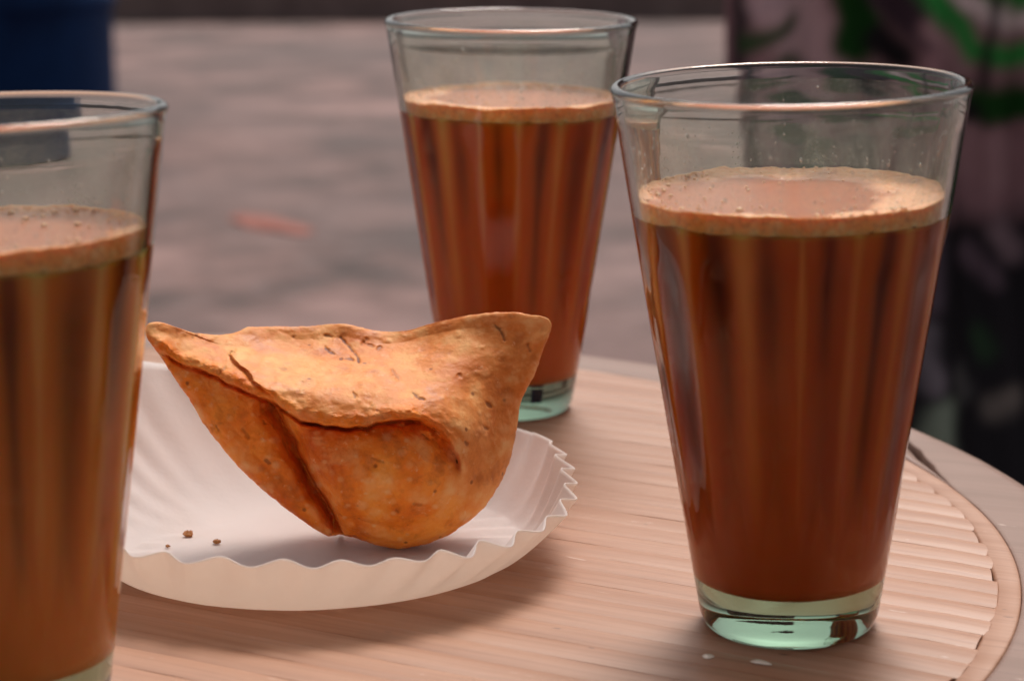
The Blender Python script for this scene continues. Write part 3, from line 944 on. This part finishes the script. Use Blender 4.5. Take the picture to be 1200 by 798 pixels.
    d = d + 0.60 * fbm(Pn * 0.085, 3, 40) * (1 - pin) + (0.42 * fbm(Pn * 0.32, 3, 41) + 0.18 * fbm(Pn * 1.1, 3, 42)) * (1 - 0.62 * np.maximum(top * sstep(1.5, 5.0, dv), sstep(16, 24, U_)))
    d = d + rough_zone * 1.0 * fbm(Pn * np.array((0.55, 0.55, 0.3)), 4, 44)
    rg = np.random.default_rng(5)
    blist = np.zeros(len(U_))
    for _ in range(420):
        k = rg.integers(0, len(U_))
        rad = rg.uniform(0.35, 0.9) if rg.random() < 0.7 else rg.uniform(0.9, 1.9)
        dd = ((U_ - U_[k]) ** 2 + ((V_ - V_[k]) * rg.uniform(0.9, 1.7)) ** 2) / rad ** 2
        d = d + rg.uniform(0.14, 0.38) * min(1, rad) * np.exp(-dd * dd) * (1 - 0.4 * top[k])
        blist = np.maximum(blist, np.exp(-dd * dd * 1.5) * rg.uniform(0.1, 0.9))
    dark = np.zeros(len(U_))
    for L in MARKS:
        md, mt = polydist(Q, L)
        md = np.abs(md) + 0.42 * fbm(Q_3(Q, 1.3), 3, 77)
        wd = 0.26 if len(L) > 2 else 0.36
        m = sstep(wd + 0.18, wd - 0.25, md)
        dark = np.maximum(dark, m * ((0.70 if len(L) > 2 else 0.28) + 0.35 * rg.random()))
        d = d - 0.45 * sstep(wd + 0.5, 0.0, md)
    # back of the parcel
    rb_ = np.linspace(1, 0.004, 60)[1:]
    Ub = (rb_[:, None] * ox[None]).ravel(); Vb = (rb_[:, None] * oy[None]).ravel()
    Rb = np.repeat(rb_, NTH)
    ODb = np.tile(od, len(rb_))
    db = ODb * Rb ** 2 - 7 * (1 - Rb ** 2) - 14 * np.sqrt(1 - Rb ** 2)
    db = db + 0.6 * fbm(np.c_[Ub, Vb, db] * 0.12, 3, 50) * (1 - Rb)
    d_edge_fix = d
    Uall = np.r_[U_, Ub]; Vall = np.r_[V_, Vb]; Dall = np.r_[d_edge_fix, db]
    loc = np.c_[Uall, Vall, Dall] * 1e-3
    a = np.array((0.9977855, 0.0665132, 0.0)); b = np.array((-0.0156702, 0.2350734, 0.9718513)); c = -np.array((-0.0646409, 0.9696992, -0.2355951))
    Wd = loc[:, :1] * a + loc[:, 1:2] * b + loc[:, 2:] * c
    F = grid_faces(NR + len(rb_), NTH)
    F.append(tuple(range(NTH - 1, -1, -1)))
    n0 = (NR + len(rb_) - 1) * NTH
    F.append(tuple(n0 + j for j in range(NTH)))
    zero = np.zeros(len(Ub))
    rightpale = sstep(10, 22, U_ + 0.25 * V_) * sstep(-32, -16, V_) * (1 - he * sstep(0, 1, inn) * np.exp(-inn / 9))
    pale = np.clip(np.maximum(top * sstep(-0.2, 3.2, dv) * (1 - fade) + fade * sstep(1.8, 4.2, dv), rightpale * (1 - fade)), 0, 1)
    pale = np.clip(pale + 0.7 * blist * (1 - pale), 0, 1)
    return Wd, F, {'blister': np.r_[blist, zero], 'dark': np.r_[dark, zero], 'pale': np.r_[pale, zero + 0.3]}
def Q_3(Q, s): return np.c_[Q * s, np.zeros(len(Q))]
sv, sf, sa = build_samosa()
O = np.array((-0.0352777, 0.5292116, 0.0338965))
lowest = sv[:, 2].min() + O[2]
base = np.array((0, 0, sv[:, 2].min()))
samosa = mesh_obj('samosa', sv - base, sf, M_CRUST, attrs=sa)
samosa.location = (O[0], O[1], TOP + 0.0013 + max(0.0, min(lowest - 0.0013, 0.002)))
tag(samosa, 'golden brown fried samosa with a folded pastry seam on the paper plate', 'samosa')
print('samosa lowest', lowest)

# crumbs on the plate
M_CRUMB = simple('pastry_crumb', (0.30, 0.10, 0.02), (0.46, 0.19, 0.05), 0.7, 400)
def crumb(x, y, s, sd, label):
    rg = np.random.default_rng(sd)
    V, F = [], []
    nr, nc = 5, 9
    for i in range(nr):
        t = (i + 0.5) / nr * math.pi
        for j in range(nc):
            a = 2 * math.pi * j / nc
            r = s * (0.75 + 0.5 * rg.random())
            V.append((r * math.sin(t) * math.cos(a) * 1.25, r * math.sin(t) * math.sin(a), 0.7 * r * math.cos(t) + 0.55 * s))
    F = grid_faces(nr, nc)
    F.append(tuple(range(nc - 1, -1, -1)))
    F.append(tuple((nr - 1) * nc + j for j in range(nc)))
    o = mesh_obj('crumb', V, F, M_CRUMB, smooth=False)
    o.location = (x, y, TOP + 0.0014)
    tag(o, label, 'crumb', 'pastry crumbs on the paper plate')
crumb(-0.0800, 0.5320, 0.00105, 1, 'biggest of the three crumbs on the white paper plate')
crumb(-0.0722, 0.5258, 0.00080, 2, 'brown crumb on the plate closest to the samosa')
crumb(-0.0838, 0.5228, 0.00050, 3, 'tiniest crumb at the rim of the paper plate')

# two painted light glints in front of the glass that stands alone
def glint(x, y, lx, ly, ang, label):
    V = [(0, 0, 0.00045)]
    n = 20
    for (k, z) in ((0.6, 0.00035), (1.0, 0.0)):
        for j in range(n):
            a = 2 * math.pi * j / n
            w = 1 + 0.12 * math.sin(3 * a + x * 900)
            V.append((lx * k * w * math.cos(a), ly * k * w * math.sin(a), z))
    F = [(0, 1 + j, 1 + (j + 1) % n) for j in range(n)] + [(1 + j, 1 + n + j, 1 + n + (j + 1) % n, 1 + (j + 1) % n) for j in range(n)]
    o = mesh_obj('painted_glint', V, F, M_GLINT)
    o.location = (x, y, TOP + 0.00012)
    o.rotation_euler = (0, 0, ang)
    tag(o, label, 'glint', 'painted glints by the glass')

glint(0.0409, 0.4475, 0.0013, 0.0012, RIB_ANG, 'short painted glint on the ribbed stool by the glass foot')
glint(0.0516, 0.4438, 0.0024, 0.0010, RIB_ANG, 'long painted glint on the ribbed stool before the glass')

# ------------------------------------------------------------------ things behind, out of focus
# brick chip on the ground
def brick_chip(x, y, sx, sy, sz, ang):
    rg = np.random.default_rng(4)
    V, F = [], []
    n = 14
    for (k, z) in ((0.95, 0.0), (1.0, sz * 0.5), (0.86, sz * 0.95), (0.4, sz)):
        for j in range(n):
            a = 2 * math.pi * j / n
            w = 0.75 + 0.35 * rg.random()
            V.append((sx * k * w * math.cos(a), sy * k * w * math.sin(a), z * (0.9 + 0.2 * rg.random())))
    F = grid_faces(4, n)
    F.append(tuple(3 * n + j for j in range(n)))
    o = mesh_obj('brick_chip', V, F, M_BRICK, smooth=False)
    o.location = (x, y, 0)
    o.rotation_euler = (0, 0, ang)
    tag(o, 'blurred reddish chip lying on the grey ground above the samosa', 'brick chip')
brick_chip(-0.425, 3.89, 0.042, 0.13, 0.006, R(35))

# navy drum at the upper edge of the picture
drum = empty('drum', (-1.30, 5.55, 0))
tag(drum, 'dark navy drum standing on the ground behind the closest glass', 'drum')
DR = 0.32
rows = [(0.001, 0.0), (DR - 0.02, 0.0), (DR, 0.02)]
for z in np.linspace(0.03, 0.88, 60):
    w = max(math.exp(-((z - c) / 0.018) ** 2) for c in (0.30, 0.60))
    rows.append((DR + 0.012 * w, z))
rows += [(DR, 0.90)]
v, f = revolve(rows, 64)
mesh_obj('shell', v, f, M_BLUE, drum)
v, f = revolve([(DR + 0.014, 0.88), (DR + 0.014, 0.915), (DR - 0.004, 0.918), (DR - 0.014, 0.90), (0.001, 0.905)], 64)
mesh_obj('lid', v, f, M_BLUE, drum)

# printed cloth behind the stool
def cloth_mesh():
    x0, x1, z0, z1 = 0.185, 0.95, 0.0, 1.02
    nx, nz = 300, 360
    xs, zs = np.linspace(x0, x1, nx), np.linspace(z0, z1, nz)
    X, Z = np.meshgrid(xs, zs)
    X, Z = X.ravel(), Z.ravel()
    px = 870 + (X - 0.1945) / 0.2363 * 330
    py = (TOP + 0.0529 - Z) / 0.369 * 500
    q = np.c_[px / 60, py / 60, 0 * px]
    wx = px + 9 * fbm(q * 1.7, 3, 61); wy = py + 9 * fbm(q * 1.7 + 9, 3, 62)
    c = np.tile(np.array([[0.30, 0.165, 0.185]]), (len(X), 1))
    c = c * (1 + 0.25 * fbm(q * 2, 3, 63)[:, None])
    BLACK, GREEN, DKG, PALE, MAUVE = (0.016, 0.013, 0.016), (0.030, 0.27, 0.055), (0.010, 0.055, 0.010), (0.80, 0.66, 0.67), (0.36, 0.21, 0.23)
    def blend(m, colr):
        nonlocal c
        c = c * (1 - m[:, None]) + np.array(colr) * m[:, None]
    def cap(pts, w, colr, soft=12):
        dd, _ = polydist(np.c_[wx, wy], pts)
        blend(sstep(w + soft, w - soft, np.abs(dd)), colr)
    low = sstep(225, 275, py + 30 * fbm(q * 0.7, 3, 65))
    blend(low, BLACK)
    cap([(900, -60), (925, 0), (960, 70)], 42, (0.60, 0.40, 0.42), 20)
    cap([(895, 20), (915, -10)], 12, (0.48, 0.33, 0.36))
    cap([(874, -30), (876, 30), (872, 120), (880, 260)], 10, BLACK)
    cap([(884, 58), (905, 48), (930, 30)], 9, DKG)
    cap([(1005, -10), (1020, 35), (1015, 62)], 26, DKG)
    cap([(1045, -20), (1070, 20), (1095, 40)], 26, (0.06, 0.035, 0.05))
    cap([(1040, 55), (1060, 75)], 18, BLACK)
    cap([(1095, 40), (1140, 85)], 13, MAUVE)
    cap([(1070, -25), (1120, 30), (1150, 62), (1200, 76), (1280, 70)], 13, GREEN)
    cap([(1095, -30), (1140, 12), (1200, 36), (1290, 30)], 10, PALE)
    cap([(1130, -40), (1165, -2), (1210, 14), (1290, 5)], 11, GREEN)
    cap([(1172, -60), (1174, 40), (1170, 150)], 7, BLACK)  # shade of a fold, painted into the cloth colour
    cap([(1140, 122), (1170, 132), (1290, 128)], 20, DKG)
    cap([(1130, 128), (1150, 138)], 15, BLACK)
    cap([(1150, 185), (1185, 200)], 30, MAUVE)
    cap([(930, 100), (945, 130)], 30, DKG)
    cap([(985, 160), (970, 210)], 26, DKG)
    cap([(1050, 150), (1060, 230)], 30, (0.05, 0.03, 0.045))
    cap([(1105, 285), (1100, 340)], 14, (0.07, 0.05, 0.065))
    cap([(1088, 380), (1092, 420)], 13, (0.15, 0.12, 0.14))
    cap([(1108, 455), (1098, 480)], 17, (0.17, 0.19, 0.15))
    cap([(1166, 388), (1170, 400)], 9, (0.025, 0.05, 0.025))
    cap([(1175, 462), (1200, 450)], 14, (0.14, 0.11, 0.10))
    cap([(1150, 300), (1185, 330)], 12, (0.11, 0.07, 0.09))
    cap([(1130, 420), (1140, 440)], 9, (0.10, 0.09, 0.09))
    cap([(1190, 280), (1210, 300)], 14, (0.20, 0.13, 0.15))
    cap([(1085, 320), (1080, 350)], 10, (0.14, 0.09, 0.11))
    rg = np.random.default_rng(9)
    for _ in range(150):                       # the same print goes on over the rest of the cloth
        a = np.array((rg.uniform(900, 1950), rg.uniform(-720, 640)))
        if 840 < a[0] < 1240 and -70 < a[1] < 540: continue
        t = rg.uniform(0, 6.28)
        e = a + 60 * np.array((math.cos(t), math.sin(t)))
        if e[0] < 1250 and -70 < e[1] < 540: continue
        m = (a + e) / 2 + 12 * np.array((-math.sin(t), math.cos(t)))
        cap([tuple(a), tuple(m), tuple(e)], rg.uniform(9, 20), (GREEN, DKG, BLACK, PALE)[rg.integers(0, 4)])
    depth = 0.022 * np.sin(X * 46 + 0.8 * np.sin(Z * 5)) + 0.012 * np.sin(X * 97 + Z * 4) + 0.006 * fbm(np.c_[X * 14, Z * 8, 0 * X], 3, 66)
    flare = 0.22 * sstep(0.35, 0.0, Z)
    side = 0.35 * sstep(0.55, 0.95, X) ** 2 * 0.4
    Y = 1.93 + depth * (0.6 + 0.6 * sstep(0.9, 0.2, Z)) - flare - side
    V = np.c_[X - 0.02 * sstep(0.35, 0, Z), Y, Z + 0.004]
    return V, grid_faces(nz, nx, wrap=False), {'print': np.clip(c, 0, 1)}
cv, cf, ca = cloth_mesh()
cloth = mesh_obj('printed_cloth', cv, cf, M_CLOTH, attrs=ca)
tag(cloth, 'mauve cloth printed with green leaves hanging in folds behind the stool', 'cloth')
so = cloth.modifiers.new('Solidify', 'SOLIDIFY')
so.thickness = 0.002
